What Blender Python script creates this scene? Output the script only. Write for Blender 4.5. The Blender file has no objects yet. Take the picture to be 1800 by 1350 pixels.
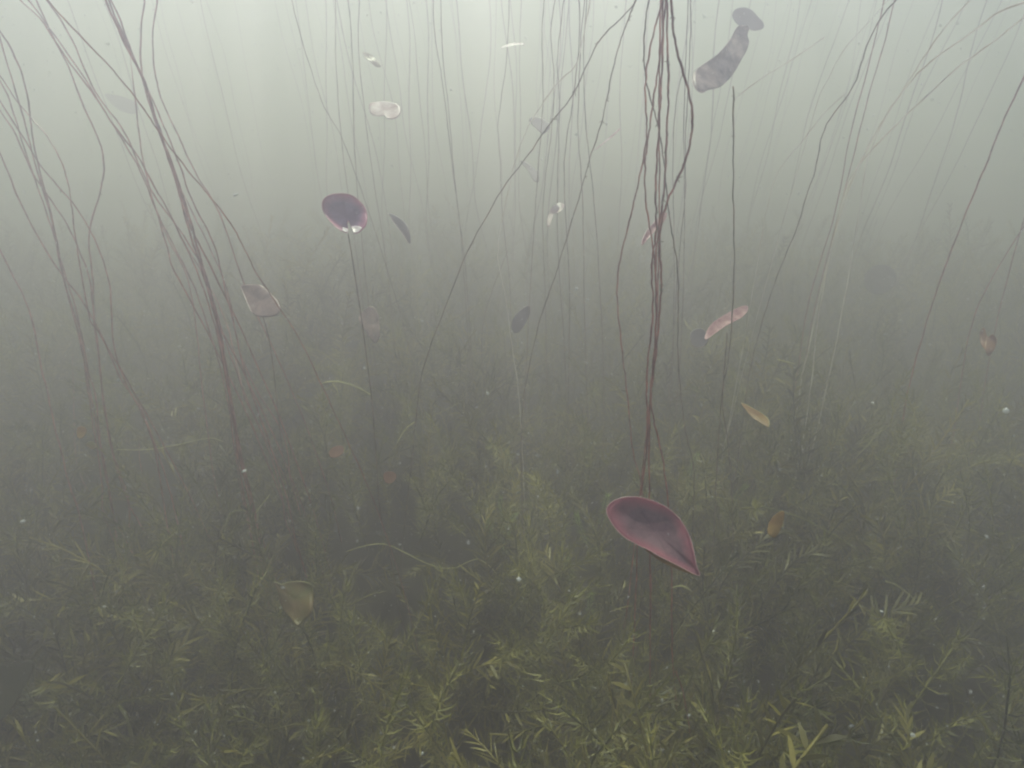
import bpy, math, random
import numpy as np
from mathutils import Vector
R = math.radians
sc = bpy.context.scene
col = sc.collection

# ------------------------------------------------------------------ camera
H = 1.40            # lens height above the pond floor
SURF = 1.78         # water surface
PITCH = R(30)
FPX = 1073.0        # focal length in pixels of an 1800 px wide picture
cd = bpy.data.cameras.new('camera'); cam = bpy.data.objects.new('camera', cd); col.objects.link(cam)
cam.location = (0, 0, H); cam.rotation_euler = (R(90) - PITCH, 0, 0)
cd.sensor_width = 36; cd.lens = 36 * FPX / 1800; cd.clip_start = 0.02; cd.clip_end = 200
sc.camera = cam
cd.dof.use_dof = True; cd.dof.focus_distance = 1.15; cd.dof.aperture_fstop = 8
# ------------------------------------------------------------------ light
SUN_EL, SUN_AZ = R(51), R(-9)      # ahead of the camera, a little left
w = bpy.data.worlds.new('World'); sc.world = w; w.use_nodes = True
nt = w.node_tree; bg = nt.nodes['Background']
sky = nt.nodes.new('ShaderNodeTexSky'); sky.sky_type = 'NISHITA'; sky.sun_disc = False
sky.sun_elevation = SUN_EL; sky.sun_rotation = SUN_AZ
nt.links.new(sky.outputs['Color'], bg.inputs['Color']); bg.inputs['Strength'].default_value = 0.075
sl = bpy.data.lights.new('sun', 'SUN'); sun = bpy.data.objects.new('sun', sl); col.objects.link(sun)
sl.energy = 3.0; sl.angle = R(0.5); sl.color = (1.0, 0.975, 0.955)
sd = Vector((math.sin(SUN_AZ) * math.cos(SUN_EL), math.cos(SUN_AZ) * math.cos(SUN_EL), math.sin(SUN_EL)))
sun.rotation_euler = sd.to_track_quat('Z', 'Y').to_euler(); sun.location = sd * 20
vs = sc.view_settings; vs.view_transform = 'Standard'; vs.look = 'None'; vs.gamma = 1; vs.exposure = 0.80
sc.render.engine = 'CYCLES'
cy = sc.cycles
cy.max_bounces = 8; cy.volume_bounces = 2; cy.diffuse_bounces = 3; cy.transmission_bounces = 4; cy.transparent_max_bounces = 8
cy.use_denoising = True; cy.filter_width = 2.1; cy.sample_clamp_indirect = 8

# ------------------------------------------------------------------ projection helpers
fw = Vector((0, math.cos(PITCH), -math.sin(PITCH))); up = Vector((0, math.sin(PITCH), math.cos(PITCH))); rt = Vector((1, 0, 0))
CAM = Vector((0, 0, H))
def ray(px, py): return fw * FPX + rt * (px - 900) + up * (675 - py)
def at(px, py, Y):                       # the point of that ray standing Y metres in front of the lens, along the floor
    r = ray(px, py); return CAM + r * (Y / r.y)
def deep(px, py, d):                     # the point of that ray d metres along the view axis
    return CAM + ray(px, py) * (d / FPX)

# ------------------------------------------------------------------ mesh helpers
def link(name, me, mat, parent=None, smooth=True):
    o = bpy.data.objects.new(name, me); col.objects.link(o)
    if mat: me.materials.append(mat)
    if parent: o.parent = parent
    if smooth: me.shade_smooth()
    return o
def mesh(name, v, f):
    me = bpy.data.meshes.new(name); me.from_pydata([tuple(p) for p in v], [], f); me.update(); return me
def fast_mesh(name, V, Q):               # V (n,3), Q (m,4) quads
    me = bpy.data.meshes.new(name)
    V = np.ascontiguousarray(V, dtype=np.float32); Q = np.ascontiguousarray(Q, dtype=np.int32)
    me.vertices.add(len(V)); me.vertices.foreach_set('co', V.ravel())
    me.loops.add(Q.size); me.loops.foreach_set('vertex_index', Q.ravel())
    me.polygons.add(len(Q)); me.polygons.foreach_set('loop_start', np.arange(0, Q.size, 4, dtype=np.int32))
    me.update(calc_edges=True); me.validate(); return me
def tag(o, label=None, cat=None, group=None, kind=None):
    if label: o['label'] = label
    if cat: o['category'] = cat
    if group: o['group'] = group
    if kind: o['kind'] = kind
    return o
def empty(name, loc):
    o = bpy.data.objects.new(name, None); col.objects.link(o); o.location = loc; o.empty_display_size = 0.05; return o
def crom(P, n):                          # Catmull-Rom through P, n steps per span
    P = [Vector(p) for p in P]; out = []
    for i in range(len(P) - 1):
        a = P[max(i - 1, 0)]; b = P[i]; c = P[i + 1]; d = P[min(i + 2, len(P) - 1)]
        for k in range(n):
            t = k / n
            out.append(0.5 * (2 * b + (c - a) * t + (2 * a - 5 * b + 4 * c - d) * t * t + (3 * b - a - 3 * c + d) * t ** 3))
    out.append(P[-1]); return out
def tube(P, rad, sides=6, flat=1.0):
    """verts and faces of a tube along P; rad is a number or one radius per point"""
    n = len(P); rad = [rad] * n if isinstance(rad, (int, float)) else rad
    V, F = [], []
    t0 = (P[1] - P[0]).normalized(); nrm = t0.orthogonal().normalized()
    for i, p in enumerate(P):
        t = (P[min(i + 1, n - 1)] - P[max(i - 1, 0)])
        t = t.normalized() if t.length > 1e-9 else t0
        nrm = (nrm - t * nrm.dot(t))
        nrm = nrm.normalized() if nrm.length > 1e-6 else t.orthogonal().normalized()
        b = t.cross(nrm)
        for k in range(sides):
            a = 2 * math.pi * k / sides
            V.append(p + (nrm * math.cos(a) + b * math.sin(a) * flat) * rad[i])
    for i in range(n - 1):
        for k in range(sides):
            k2 = (k + 1) % sides
            F.append((i * sides + k, i * sides + k2, (i + 1) * sides + k2, (i + 1) * sides + k))
    F.append(tuple(range(sides))[::-1]); F.append(tuple((n - 1) * sides + k for k in range(sides)))
    return V, F

# ------------------------------------------------------------------ materials
def leaf_mat(name, c1, c2, scale=18, rough=0.4, transl=0.45, tcol=None, veins=True, spec=0.5, rim=None, vs_=0.3):
    m = bpy.data.materials.new(name); m.use_nodes = True; n = m.node_tree; L = n.links
    bs = n.nodes['Principled BSDF']; out = n.nodes['Material Output']
    tc = n.nodes.new('ShaderNodeTexCoord')
    nz = n.nodes.new('ShaderNodeTexNoise'); nz.inputs['Scale'].default_value = scale; nz.inputs['Detail'].default_value = 6; nz.inputs['Roughness'].default_value = 0.65
    L.new(tc.outputs['Object'], nz.inputs['Vector'])
    rp = n.nodes.new('ShaderNodeValToRGB'); rp.color_ramp.elements[0].position = 0.36; rp.color_ramp.elements[1].position = 0.64
    rp.color_ramp.elements[0].color = (*c1, 1); rp.color_ramp.elements[1].color = (*c2, 1)
    L.new(nz.outputs['Fac'], rp.inputs['Fac'])
    colr = rp.outputs['Color']
    if rim:                                # pigment of the leaf margin: attribute 'edge' runs 0 (middle) to 1 (margin)
        at_ = n.nodes.new('ShaderNodeAttribute'); at_.attribute_name = 'edge'
        ad = n.nodes.new('ShaderNodeMath'); ad.operation = 'MULTIPLY_ADD'
        L.new(nz.outputs['Fac'], ad.inputs[0]); ad.inputs[1].default_value = 0.5; L.new(at_.outputs['Fac'], ad.inputs[2])
        r2 = n.nodes.new('ShaderNodeMapRange'); r2.inputs['From Min'].default_value = 0.85; r2.inputs['From Max'].default_value = 1.25
        L.new(ad.outputs[0], r2.inputs['Value'])
        mx = n.nodes.new('ShaderNodeMix'); mx.data_type = 'RGBA'
        L.new(r2.outputs['Result'], mx.inputs['Factor']); L.new(colr, mx.inputs['A']); mx.inputs['B'].default_value = (*rim, 1)
        colr = mx.outputs['Result']
    if veins:
        av = n.nodes.new('ShaderNodeAttribute'); av.attribute_name = 'vein'
        mv = n.nodes.new('ShaderNodeMix'); mv.data_type = 'RGBA'; mv.blend_type = 'MULTIPLY'
        mul = n.nodes.new('ShaderNodeMath'); mul.operation = 'MULTIPLY'; mul.inputs[1].default_value = vs_
        L.new(av.outputs['Fac'], mul.inputs[0]); L.new(mul.outputs[0], mv.inputs['Factor'])
        L.new(colr, mv.inputs['A']); mv.inputs['B'].default_value = (0.45, 0.36, 0.38, 1); colr = mv.outputs['Result']
    L.new(colr, bs.inputs['Base Color'])
    bs.inputs['Roughness'].default_value = rough; bs.inputs['Specular IOR Level'].default_value = spec
    bp = n.nodes.new('ShaderNodeBump'); bp.inputs['Strength'].default_value = 0.35; bp.inputs['Distance'].default_value = 0.004
    L.new(nz.outputs['Fac'], bp.inputs['Height']); L.new(bp.outputs['Normal'], bs.inputs['Normal'])
    if transl > 0:
        tr = n.nodes.new('ShaderNodeBsdfTranslucent'); ms = n.nodes.new('ShaderNodeMixShader'); ms.inputs[0].default_value = transl
        if tcol: tr.inputs['Color'].default_value = (*tcol, 1)
        else: L.new(colr, tr.inputs['Color'])
        L.new(bs.outputs[0], ms.inputs[1]); L.new(tr.outputs[0], ms.inputs[2]); L.new(ms.outputs[0], out.inputs['Surface'])
    return m
def weed_mat(name, cols, rough=0.45, transl=0.4):
    m = bpy.data.materials.new(name); m.use_nodes = True; n = m.node_tree; L = n.links
    bs = n.nodes['Principled BSDF']; out = n.nodes['Material Output']
    ge = n.nodes.new('ShaderNodeNewGeometry'); tc = n.nodes.new('ShaderNodeTexCoord')
    nz = n.nodes.new('ShaderNodeTexNoise'); nz.inputs['Scale'].default_value = 3.0; nz.inputs['Detail'].default_value = 3
    L.new(tc.outputs['Object'], nz.inputs['Vector'])
    ad = n.nodes.new('ShaderNodeMath'); ad.operation = 'MULTIPLY_ADD'; ad.inputs[1].default_value = 0.55
    L.new(ge.outputs['Random Per Island'], ad.inputs[0])
    sb = n.nodes.new('ShaderNodeMath'); sb.operation = 'MULTIPLY_ADD'; sb.inputs[1].default_value = 1.3; sb.inputs[2].default_value = -0.42
    L.new(nz.outputs['Fac'], sb.inputs[0]); L.new(sb.outputs[0], ad.inputs[2])
    rp = n.nodes.new('ShaderNodeValToRGB'); e = rp.color_ramp.elements
    while len(e) < len(cols): e.new(0.5)
    for i, c in enumerate(cols): e[i].position = i / (len(cols) - 1); e[i].color = (*c, 1)
    L.new(ad.outputs[0], rp.inputs['Fac']); L.new(rp.outputs['Color'], bs.inputs['Base Color'])
    bs.inputs['Roughness'].default_value = rough
    tr = n.nodes.new('ShaderNodeBsdfTranslucent'); ms = n.nodes.new('ShaderNodeMixShader'); ms.inputs[0].default_value = transl
    L.new(rp.outputs['Color'], tr.inputs['Color']); L.new(bs.outputs[0], ms.inputs[1]); L.new(tr.outputs[0], ms.inputs[2]); L.new(ms.outputs[0], out.inputs['Surface'])
    return m
def plain(name, c, rough=0.5, spec=0.5, noise=None, scale=60, c2=None):
    m = bpy.data.materials.new(name); m.use_nodes = True; n = m.node_tree; bs = n.nodes['Principled BSDF']
    bs.inputs['Base Color'].default_value = (*c, 1); bs.inputs['Roughness'].default_value = rough; bs.inputs['Specular IOR Level'].default_value = spec
    if c2:
        tc = n.nodes.new('ShaderNodeTexCoord'); nz = n.nodes.new('ShaderNodeTexNoise'); nz.inputs['Scale'].default_value = scale; nz.inputs['Detail'].default_value = 5
        n.links.new(tc.outputs['Object'], nz.inputs['Vector'])
        rp = n.nodes.new('ShaderNodeValToRGB'); rp.color_ramp.elements[0].position = .38; rp.color_ramp.elements[1].position = .66
        rp.color_ramp.elements[0].color = (*c, 1); rp.color_ramp.elements[1].color = (*c2, 1)
        n.links.new(nz.outputs['Fac'], rp.inputs['Fac']); n.links.new(rp.outputs['Color'], bs.inputs['Base Color'])
        bp = n.nodes.new('ShaderNodeBump'); bp.inputs['Strength'].default_value = 0.5; bp.inputs['Distance'].default_value = 0.003
        n.links.new(nz.outputs['Fac'], bp.inputs['Height']); n.links.new(bp.outputs['Normal'], bs.inputs['Normal'])
    return m
def glossy(m, tl=0.5):
    n = m.node_tree; b = n.nodes['Principled BSDF']; out = n.nodes['Material Output']
    if not any(x.type == 'BSDF_TRANSLUCENT' for x in n.nodes):
        tr = n.nodes.new('ShaderNodeBsdfTranslucent'); ms = n.nodes.new('ShaderNodeMixShader'); ms.inputs[0].default_value = tl
        n.links.new(b.inputs['Base Color'].links[0].from_socket, tr.inputs['Color']); n.links.new(b.outputs[0], ms.inputs[1]); n.links.new(tr.outputs[0], ms.inputs[2]); n.links.new(ms.outputs[0], out.inputs['Surface'])
    b.inputs['Coat Weight'].default_value = 0.7; b.inputs['Coat Roughness'].default_value = 0.18; return m
M_stem = plain('stem_brown', (0.28, 0.095, 0.078), 0.3, 0.7, c2=(0.68, 0.34, 0.26), scale=45)
M_stem_thin = plain('stem_olive', (0.14, 0.10, 0.075), 0.3, 0.7, c2=(0.45, 0.33, 0.24), scale=40)
M_stem_pale_glint = leaf_mat('stem_pale_glint', (0.75, 0.68, 0.58), (0.97, 0.95, 0.90), 22, 0.25, 0.6, veins=False, spec=0.8)  # near-white colour stands in for sun glint on the bright stems
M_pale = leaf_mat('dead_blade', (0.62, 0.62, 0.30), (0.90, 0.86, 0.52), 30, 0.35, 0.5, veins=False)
M_mud = plain('mud', (0.022, 0.020, 0.015), 0.9, 0.2, c2=(0.045, 0.040, 0.026), scale=5)
M_weed = weed_mat('pondweed_leaf', [(0.022, 0.020, 0.008), (0.11, 0.10, 0.022), (0.31, 0.265, 0.055), (0.58, 0.49, 0.16)])
M_moss = weed_mat('moss_leaf', [(0.022, 0.024, 0.008), (0.10, 0.105, 0.020), (0.29, 0.275, 0.05), (0.52, 0.47, 0.12)])
M_weedstem = plain('pondweed_stem', (0.07, 0.06, 0.03), 0.6)
M_green = weed_mat('milfoil_leaf', [(0.24, 0.34, 0.08), (0.42, 0.54, 0.14), (0.62, 0.72, 0.26)], transl=0.5)
for m_ in (M_stem, M_stem_thin, M_stem_pale_glint): glossy(m_)
M_mote = leaf_mat('mote', (0.75, 0.75, 0.72), (0.9, 0.9, 0.86), 50, 0.7, 0.55, veins=False)
M_tuft = plain('algae_fluff', (0.30, 0.26, 0.17), 0.9, 0.1, c2=(0.45, 0.40, 0.30), scale=200)

# ------------------------------------------------------------------ setting: floor and water body
rng = np.random.default_rng(11)
def hills(x, y):
    return 0.14 + 0.05 * np.sin(1.7 * x + 0.5) * np.cos(1.3 * y) + 0.03 * np.sin(4.1 * x + 2.2 * y) + 0.02 * np.sin(7.3 * y - 3.0 * x)
g = np.linspace(-13, 13, 261); X, Y = np.meshgrid(g, g, indexing='ij'); Z = hills(X, Y) - 0.02   # the soft bed of mud
N = len(g); idx = np.arange(N * N).reshape(N, N)
fl = link('ground', fast_mesh('ground', np.stack([X, Y + 6, Z], -1).reshape(-1, 3),
      np.stack([idx[:-1, :-1], idx[1:, :-1], idx[1:, 1:], idx[:-1, 1:]], -1).reshape(-1, 4)), M_mud)
tag(fl, 'dark muddy pond floor under the weed bed', 'ground', kind='structure')

DENS = 0.57
hv = [(sx * 14, 6 + sy * 14, z) for z in (-1.2, SURF + 0.03) for sx, sy in ((-1, -1), (1, -1), (1, 1), (-1, 1))]
hz = link('haze', mesh('haze', hv, [(0, 3, 2, 1), (4, 5, 6, 7), (0, 1, 5, 4), (1, 2, 6, 5), (2, 3, 7, 6), (3, 0, 4, 7)]), None, smooth=False)
mh = bpy.data.materials.new('murky_water'); mh.use_nodes = True; n = mh.node_tree
n.nodes.remove(n.nodes['Principled BSDF']); pv = n.nodes.new('ShaderNodeVolumePrincipled')
pv.inputs['Color'].default_value = (0.742, 0.686, 0.764, 1); pv.inputs['Absorption Color'].default_value = (0.17, 0.33, 0.0, 1); pv.inputs['Density'].default_value = DENS; pv.inputs['Anisotropy'].default_value = 0.64
n.links.new(pv.outputs[0], n.nodes['Material Output'].inputs['Volume']); hz.data.materials.append(mh)
tag(hz, 'murky green grey pond water full of silt', 'water', kind='stuff')
# ------------------------------------------------------------------ water lily stems
rnd = random.Random(5)
LEFT = 'dim brown lily stems in the far left bundle'
SECOND = 'brown lily stems in the slanting bundle left of the notched pad'
MIDDLE = 'thin lily stems standing in the middle water'
THICK = 'thick brown lily stems in the tangled bundle right of centre'
RIGHT = 'lily stems slanting in from the upper right'
LOWER = 'dark lily stems rising out of the weed below the purple leaf'

def stem_obj(P, rad, mat, label, group, seed=0, fluff=0, name='water_lily_stalk', cat='stem', taper=0.0, loose=False):
    r_ = random.Random(seed)
    Q = crom(P, 5)
    n = len(Q); ph = r_.random() * 6
    W = []
    for i, q in enumerate(Q):
        a = 0.0004
        W.append(q + Vector((a * math.sin(i * 0.9 + ph) + r_.gauss(0, a * 0.5), a * math.cos(i * 0.7 + ph), 0)))
    radii = [rad * (1 + 0.10 * math.sin(i * 0.37 + ph) + r_.gauss(0, 0.05)) * (1 - taper * i / n) for i in range(n)]
    if loose: radii = [q * min(1, .15 + i / 9) for i, q in enumerate(radii)]
    V, F = tube(W, radii, 6)
    o = link(name, mesh(name, V, F), mat); tag(o, label, cat, group)
    if fluff:                                # threads of algae that cling to the stem
        V, F = [], []
        for k in range(fluff):
            i = r_.randrange(2, n - 2); c = W[i]
            for j in range(r_.randrange(2, 6)):
                d = Vector((r_.gauss(0, 1), r_.gauss(0, 1), r_.gauss(-0.3, 1))).normalized()
                L_ = r_.uniform(0.002, 0.007)
                v, f = tube([c, c + d * L_ * 0.5 + Vector((0, 0, -0.001)), c + d * L_ + Vector((0, 0, -0.002))], [0.0007, 0.0006, 0.0003], 4)
                b = len(V); V += v; F += [tuple(b + q for q in ff) for ff in f]
        link('algae', mesh('algae', V, F), M_tuft, o)['kind'] = 'stuff'
    return o

def trace(pts, Y0, Y1=None, top=True, bottom=True, passes=1):
    """a stem that stands about Y0 metres off at its top and Y1 at its foot; carried on to the surface and into the weed"""
    Y1 = Y0 if Y1 is None else Y1
    n = len(pts); P = []
    for _ in range(passes):                  # even out the hand drawn line
        pts = [pts[0]] + [((a[0] + 2 * b[0] + c[0]) / 4, (a[1] + 2 * b[1] + c[1]) / 4) for a, b, c in zip(pts, pts[1:], pts[2:])] + [pts[-1]]
    for i, (x, y) in enumerate(pts):
        P.append(at(x, y, Y0 + (Y1 - Y0) * i / max(n - 1, 1)))
    P = [p if p.z > 0.03 else Vector((p.x, p.y, 0.03 + 0.001 * i)) for i, p in enumerate(P)]
    if top:
        d = P[0] - P[1]; d = d / max(d.z, 0.02) if d.z > 0 else Vector((0, 0, 1))
        d = Vector((max(-.6, min(.6, d.x)), max(-.3, min(.3, d.y)), 1))
        h = SURF - 0.01 - P[0].z
        if h > 0.03: P = [P[0] + Vector((d.x * h * (q - .3 * q * q), d.y * h * q, h * q)) for q in (1, .72, .48, .28, .14, .06)] + P
    if bottom and P[-1].z > 0.06:
        d = P[-1] - P[-2]; h = P[-1].z - 0.02
        sx = max(-.25, min(.25, d.x / max(abs(d.z), 0.02)))
        e = P[-1]; P += [e + Vector((sx * h * (q - .5 * q * q), 0.01 * q, -h * q)) for q in (.03, .08, .16, .28, .45, .7, 1)]
    return P

S = []   # (pixels, Y top, Y foot, radius mm, material, label, group, fluff, top, bottom)
def st(pts, Y0, Y1, mm, label, group, mat=None, fluff=0, top=True, bottom=True):
    S.append((pts, Y0, Y1, mm, label, group, mat, fluff, top, bottom))
# far left bundle
st([(0,55),(15,75),(32,110),(42,140),(50,170),(54,210),(57,255),(70,300),(85,360),(98,405),(105,455),(112,490),(122,530),(137,565),(148,600),(150,630),(155,660),(168,685),(172,715),(170,745),(178,790),(188,835),(196,880),(203,930),(215,1010),(232,1060),(242,1120)],1.12,1.0,2.3,'brown stem leaving the left edge near its top, kinked beside a yellow fragment',LEFT,fluff=8)
st([(-6,50),(10,100),(22,145),(33,180),(45,215),(55,265),(65,300),(78,345),(93,385),(97,420),(103,455),(115,500),(125,545),(138,580),(145,620),(158,680),(165,720),(172,770),(182,815),(190,860),(200,910)],1.18,1.08,2.3,'brown stem twisting closely round its neighbour along the far left bundle',LEFT,fluff=6)
st([(-4,135),(15,165),(24,200),(35,235),(45,270),(60,310),(72,345),(80,370),(92,400),(108,460),(118,500),(130,525),(138,560),(143,600),(150,650),(157,700),(165,760),(173,800),(182,860),(180,900)],1.22,1.1,2.2,'brown stem entering the left edge second from the top, reddish where stems cross',LEFT,fluff=6)
st([(0,195),(20,220),(35,250),(45,280),(57,305),(70,325),(100,365),(115,390),(128,410),(138,440),(152,470),(160,490),(162,530),(165,560),(172,600),(176,640),(178,690),(188,730),(193,770),(200,810),(215,840),(224,865),(230,895),(226,940)],1.15,1.02,2.2,'brown stem crossing the left bundle, ending in a curl low down',LEFT,fluff=6)
st([(0,270),(12,295),(25,335),(45,375),(60,405),(80,440),(92,455),(110,490),(130,505),(150,535),(165,565),(180,590),(195,625),(210,665),(225,690),(245,705),(255,735),(265,760),(272,780),(280,805),(293,840),(300,870),(310,910),(320,950),(335,1030)],1.08,0.98,2.3,'brown stem running farthest down to the right out of the left bundle',LEFT,fluff=10)
st([(8,145),(30,180),(55,210),(80,230),(92,255),(103,275),(115,295),(120,330),(128,360),(127,390),(134,420),(140,470),(150,520),(158,560)],1.0,1.0,1.5,'slender stem looping away from the left bundle near its top, pale at the bend',LEFT)
st([(40,240),(73,298),(95,320),(125,350),(145,380),(155,400),(170,425),(178,450),(188,475),(195,510),(197,545),(195,595),(205,630),(215,665),(235,700),(248,720),(262,755),(270,785),(278,805),(290,915),(312,1020),(328,1130)],1.02,0.92,1.9,'pale topped stem that breaks away from the left bundle and bulges right',LEFT,fluff=7)
st([(62,-5),(85,60),(118,100),(130,145),(145,185),(160,215),(175,245),(183,275),(184,300),(178,335),(168,365),(160,390),(155,410),(156,440),(162,475),(165,500),(163,530),(165,560),(168,590),(174,620),(176,660),(180,700),(188,740),(192,780),(205,830),(228,890)],1.2,1.1,2.4,'brown stem bowing out to the right in a wide arc above the left bundle',LEFT,fluff=5)
st([(-8,425),(10,460),(28,495),(43,520),(50,545),(62,575),(66,615),(70,640),(82,680),(90,715),(93,745),(103,775),(112,805),(116,835),(122,855),(135,885),(145,920),(152,970),(165,1020),(175,1090),(182,1180)],1.05,0.80,2.3,'lone dark stem nearest the left edge, apart from the bundle',LEFT,fluff=9)
st([(127,618),(128,660),(130,720),(132,760),(130,790),(135,815),(143,845),(153,860)],1.3,1.3,2.2,'short upright stem with a free top between the lone stem and the left bundle',LEFT,top=False,fluff=3)
st([(245,765),(243,800),(248,830),(260,860),(275,885),(290,915),(310,960),(330,1000),(350,1040)],1.1,1.0,2.0,'low bent stem with a free top crossing under the pale horizontal strand',LEFT,top=False,fluff=4)
# second bundle
st([(35,0),(70,25),(85,55),(105,85),(125,115),(145,140),(165,165),(178,185),(195,215),(215,240),(235,265),(245,275),(255,300),(270,325),(283,350),(300,375),(312,405),(325,430),(340,460),(352,490),(365,530),(378,570),(390,620),(397,670),(405,710),(413,750),(416,800),(425,850),(435,900),(445,960),(457,1030)],0.98,0.95,2.0,'stem with glinting upper length crossing from the top left corner',SECOND,fluff=6)
st([(50,0),(75,30),(100,70),(130,110),(160,150),(180,195),(205,225),(232,275),(245,295),(258,325),(268,355),(280,385),(300,420),(320,460),(335,490),(345,510),(358,550),(370,590),(385,630),(395,680),(405,730),(410,760),(415,830),(430,890),(442,950)],1.12,1.08,2.1,'dim stem running along the underside of the slanting bundle',SECOND,fluff=4)
st([(88,5),(130,55),(165,85),(200,125),(230,160),(257,195),(270,220),(290,245),(310,275),(335,305),(360,335),(385,365),(405,390),(425,425),(435,450),(455,490),(490,540),(520,580),(545,630),(565,680),(590,725),(605,765),(625,805),(650,860),(668,910)],0.80,0.90,1.1,'long fine sharp stem crossing in front of the brown folded leaf',SECOND)
st([(82,0),(108,35),(128,70),(140,100),(155,140),(172,170),(190,195),(215,220),(225,245),(245,290),(262,330),(275,350),(290,370),(310,395),(330,425),(352,460),(365,490),(373,540),(386,575)],1.08,1.08,2.0,'stem edging the top of the slanting bundle from the upper left corner',SECOND)
st([(185,0),(200,35),(215,65),(225,90),(240,115),(250,130),(258,155),(265,180),(275,210),(285,245),(300,280),(312,310),(318,340),(330,370),(338,400),(345,425),(352,460),(365,490),(372,520),(385,570),(393,610),(400,660),(408,710),(415,760),(425,800),(432,840),(445,880),(455,930),(462,1010)],0.92,0.92,2.9,'thickest darkest stem of the slanting bundle',SECOND,fluff=10)
st([(189,-4),(204,35),(219,65),(231,95),(243,118),(254,140),(262,170),(271,200),(280,235),(294,272),(306,305),(316,345),(326,380),(333,410),(345,445),(358,480),(368,520),(380,560),(388,600),(396,650),(404,700),(411,750),(421,800),(430,850),(450,920)],0.96,0.93,2.6,'second thick stem laid against the darkest stem',SECOND,fluff=5)
st([(195,0),(210,30),(225,70),(235,110),(255,145),(270,180),(290,225),(305,265),(322,300),(330,340),(345,370),(370,410),(380,440),(388,470),(395,510),(405,545),(415,580),(420,620),(432,660),(445,700),(460,740),(475,780),(487,820),(497,850),(510,890),(520,950)],1.02,0.98,2.2,'stem leaving the slanting bundle on its right side low down',SECOND,fluff=6)
st([(254,0),(248,42),(246,80),(248,120),(250,140),(257,165),(268,200),(282,240),(298,285),(312,325),(322,360),(335,400)],1.12,1.08,2.4,'left of two upright stems that hang over the slanting bundle',SECOND)
st([(228,95),(235,143),(238,187),(245,233),(248,267),(252,290),(262,322),(270,360),(285,400),(295,440),(303,470)],1.15,1.1,2.2,'short crossing stem inside the narrow gap of the slanting bundle',SECOND,top=False)
st([(277,0),(268,43),(267,83),(272,133),(280,167),(293,200),(317,240),(328,277),(347,310),(367,343),(383,363),(395,400),(408,435),(425,490),(440,530)],1.2,1.2,2.3,'right of two upright stems that hang over the slanting bundle',SECOND)
st([(253,305),(265,340),(275,375),(290,410),(305,440),(318,460),(333,490),(338,530),(345,570),(350,620),(353,670),(360,720),(365,750),(370,800),(375,840),(385,880),(390,920)],1.12,1.1,1.9,'lowest stem, dropping steeply on the left of the slanting bundle',SECOND,top=False,fluff=5)
st([(300,300),(322,340),(350,395),(375,450),(386,471),(395,497),(404,523),(411,559),(414,595),(424,629),(437,657),(453,691),(466,712),(487,738),(502,769),(506,795),(510,840)],1.1,1.1,2.0,'stem bowed farthest right beside the brown folded leaf',SECOND,top=False,fluff=5)
st([(310,400),(336,450),(352,471),(365,499),(375,528),(386,564),(396,606),(414,644),(424,676),(437,714),(456,748),(474,792),(485,830),(497,870),(503,920)],1.05,1.0,1.9,'stem with a pale glint halfway, right of the thickest stem',SECOND,top=False,fluff=5)
st([(345,455),(365,502),(386,533),(401,574),(409,606),(415,640),(424,668),(430,700)],1.18,1.15,2.0,'short dim stem between the glinting stem and the brown folded leaf',SECOND,top=False)
# middle
st([(612,411),(618,440),(622,480),(632,530),(640,590),(645,640),(652,680),(655,720),(660,780),(663,830),(667,890),(670,930),(685,955),(688,990),(695,1030),(700,1080),(720,1140)],0.99,0.95,1.5,None,None)
st([(1118,0),(1110,15),(1085,40),(1065,55),(1050,75),(1035,105),(1020,140),(1005,175),(985,195),(958,225),(945,252),(922,280),(905,305),(885,325),(870,355),(848,395),(825,430),(808,475),(790,520),(770,575),(750,620),(742,660),(735,680),(735,700),(733,735),(725,770),(727,790),(724,820),(718,850),(712,920),(708,960)],0.95,1.05,1.4,'long wavy stem running from top right to lower left across the centre',MIDDLE,M_stem_thin,fluff=9)
st([(1116,5),(1105,30),(1095,60),(1085,90),(1078,115),(1073,140),(1065,185),(1058,215),(1052,235),(1035,280),(1030,305),(1018,350),(1002,395),(990,440),(975,490),(960,530),(948,560),(938,610),(925,665),(920,700),(916,740),(917,770),(915,820),(918,880)],0.98,1.08,1.4,'wavy stem with a pale swelling, right of the long crossing stem',MIDDLE,M_stem_thin,fluff=16)
st([(1026,60),(1020,95),(1013,118),(1003,125),(990,135),(975,152),(965,165),(950,188),(940,205),(928,220),(922,238),(908,275),(903,290),(897,325),(885,370),(876,420),(873,450),(878,480),(888,510),(893,550),(896,580),(900,610),(905,640),(913,690),(915,740)],1.15,1.3,1.3,'fine stem with bright white bends left of the centre cluster',MIDDLE,M_stem_pale_glint)
st([(895,0),(894,60),(890,120),(880,180),(873,220),(876,250),(881,280),(880,330),(882,370),(887,420),(893,460),(897,500),(898,550),(897,590),(899,640),(903,690)],1.75,1.8,1.6,'faint upright stem standing alone left of the centre cluster',MIDDLE,M_stem_thin)
st([(957,0),(953,40),(952,60),(953,90),(955,150),(955,180),(951,230),(948,280),(943,330),(940,380)],1.35,1.4,1.3,'leftmost sharp upright stem of the centre cluster',MIDDLE,M_stem_thin)
st([(975,5),(968,40),(967,70),(972,100),(975,135),(974,180),(970,230),(962,290),(955,330),(952,400),(956,460)],1.5,1.6,1.5,'stem curving gently like a bow in the centre cluster',MIDDLE,M_stem_thin)
st([(990,10),(985,50),(980,90),(978,120),(983,150),(985,190),(982,240),(980,300),(981,360),(978,420),(985,500),(990,580)],1.55,1.6,1.6,'stem in the middle of the centre cluster, paler at its top',MIDDLE,M_stem_thin)
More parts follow.
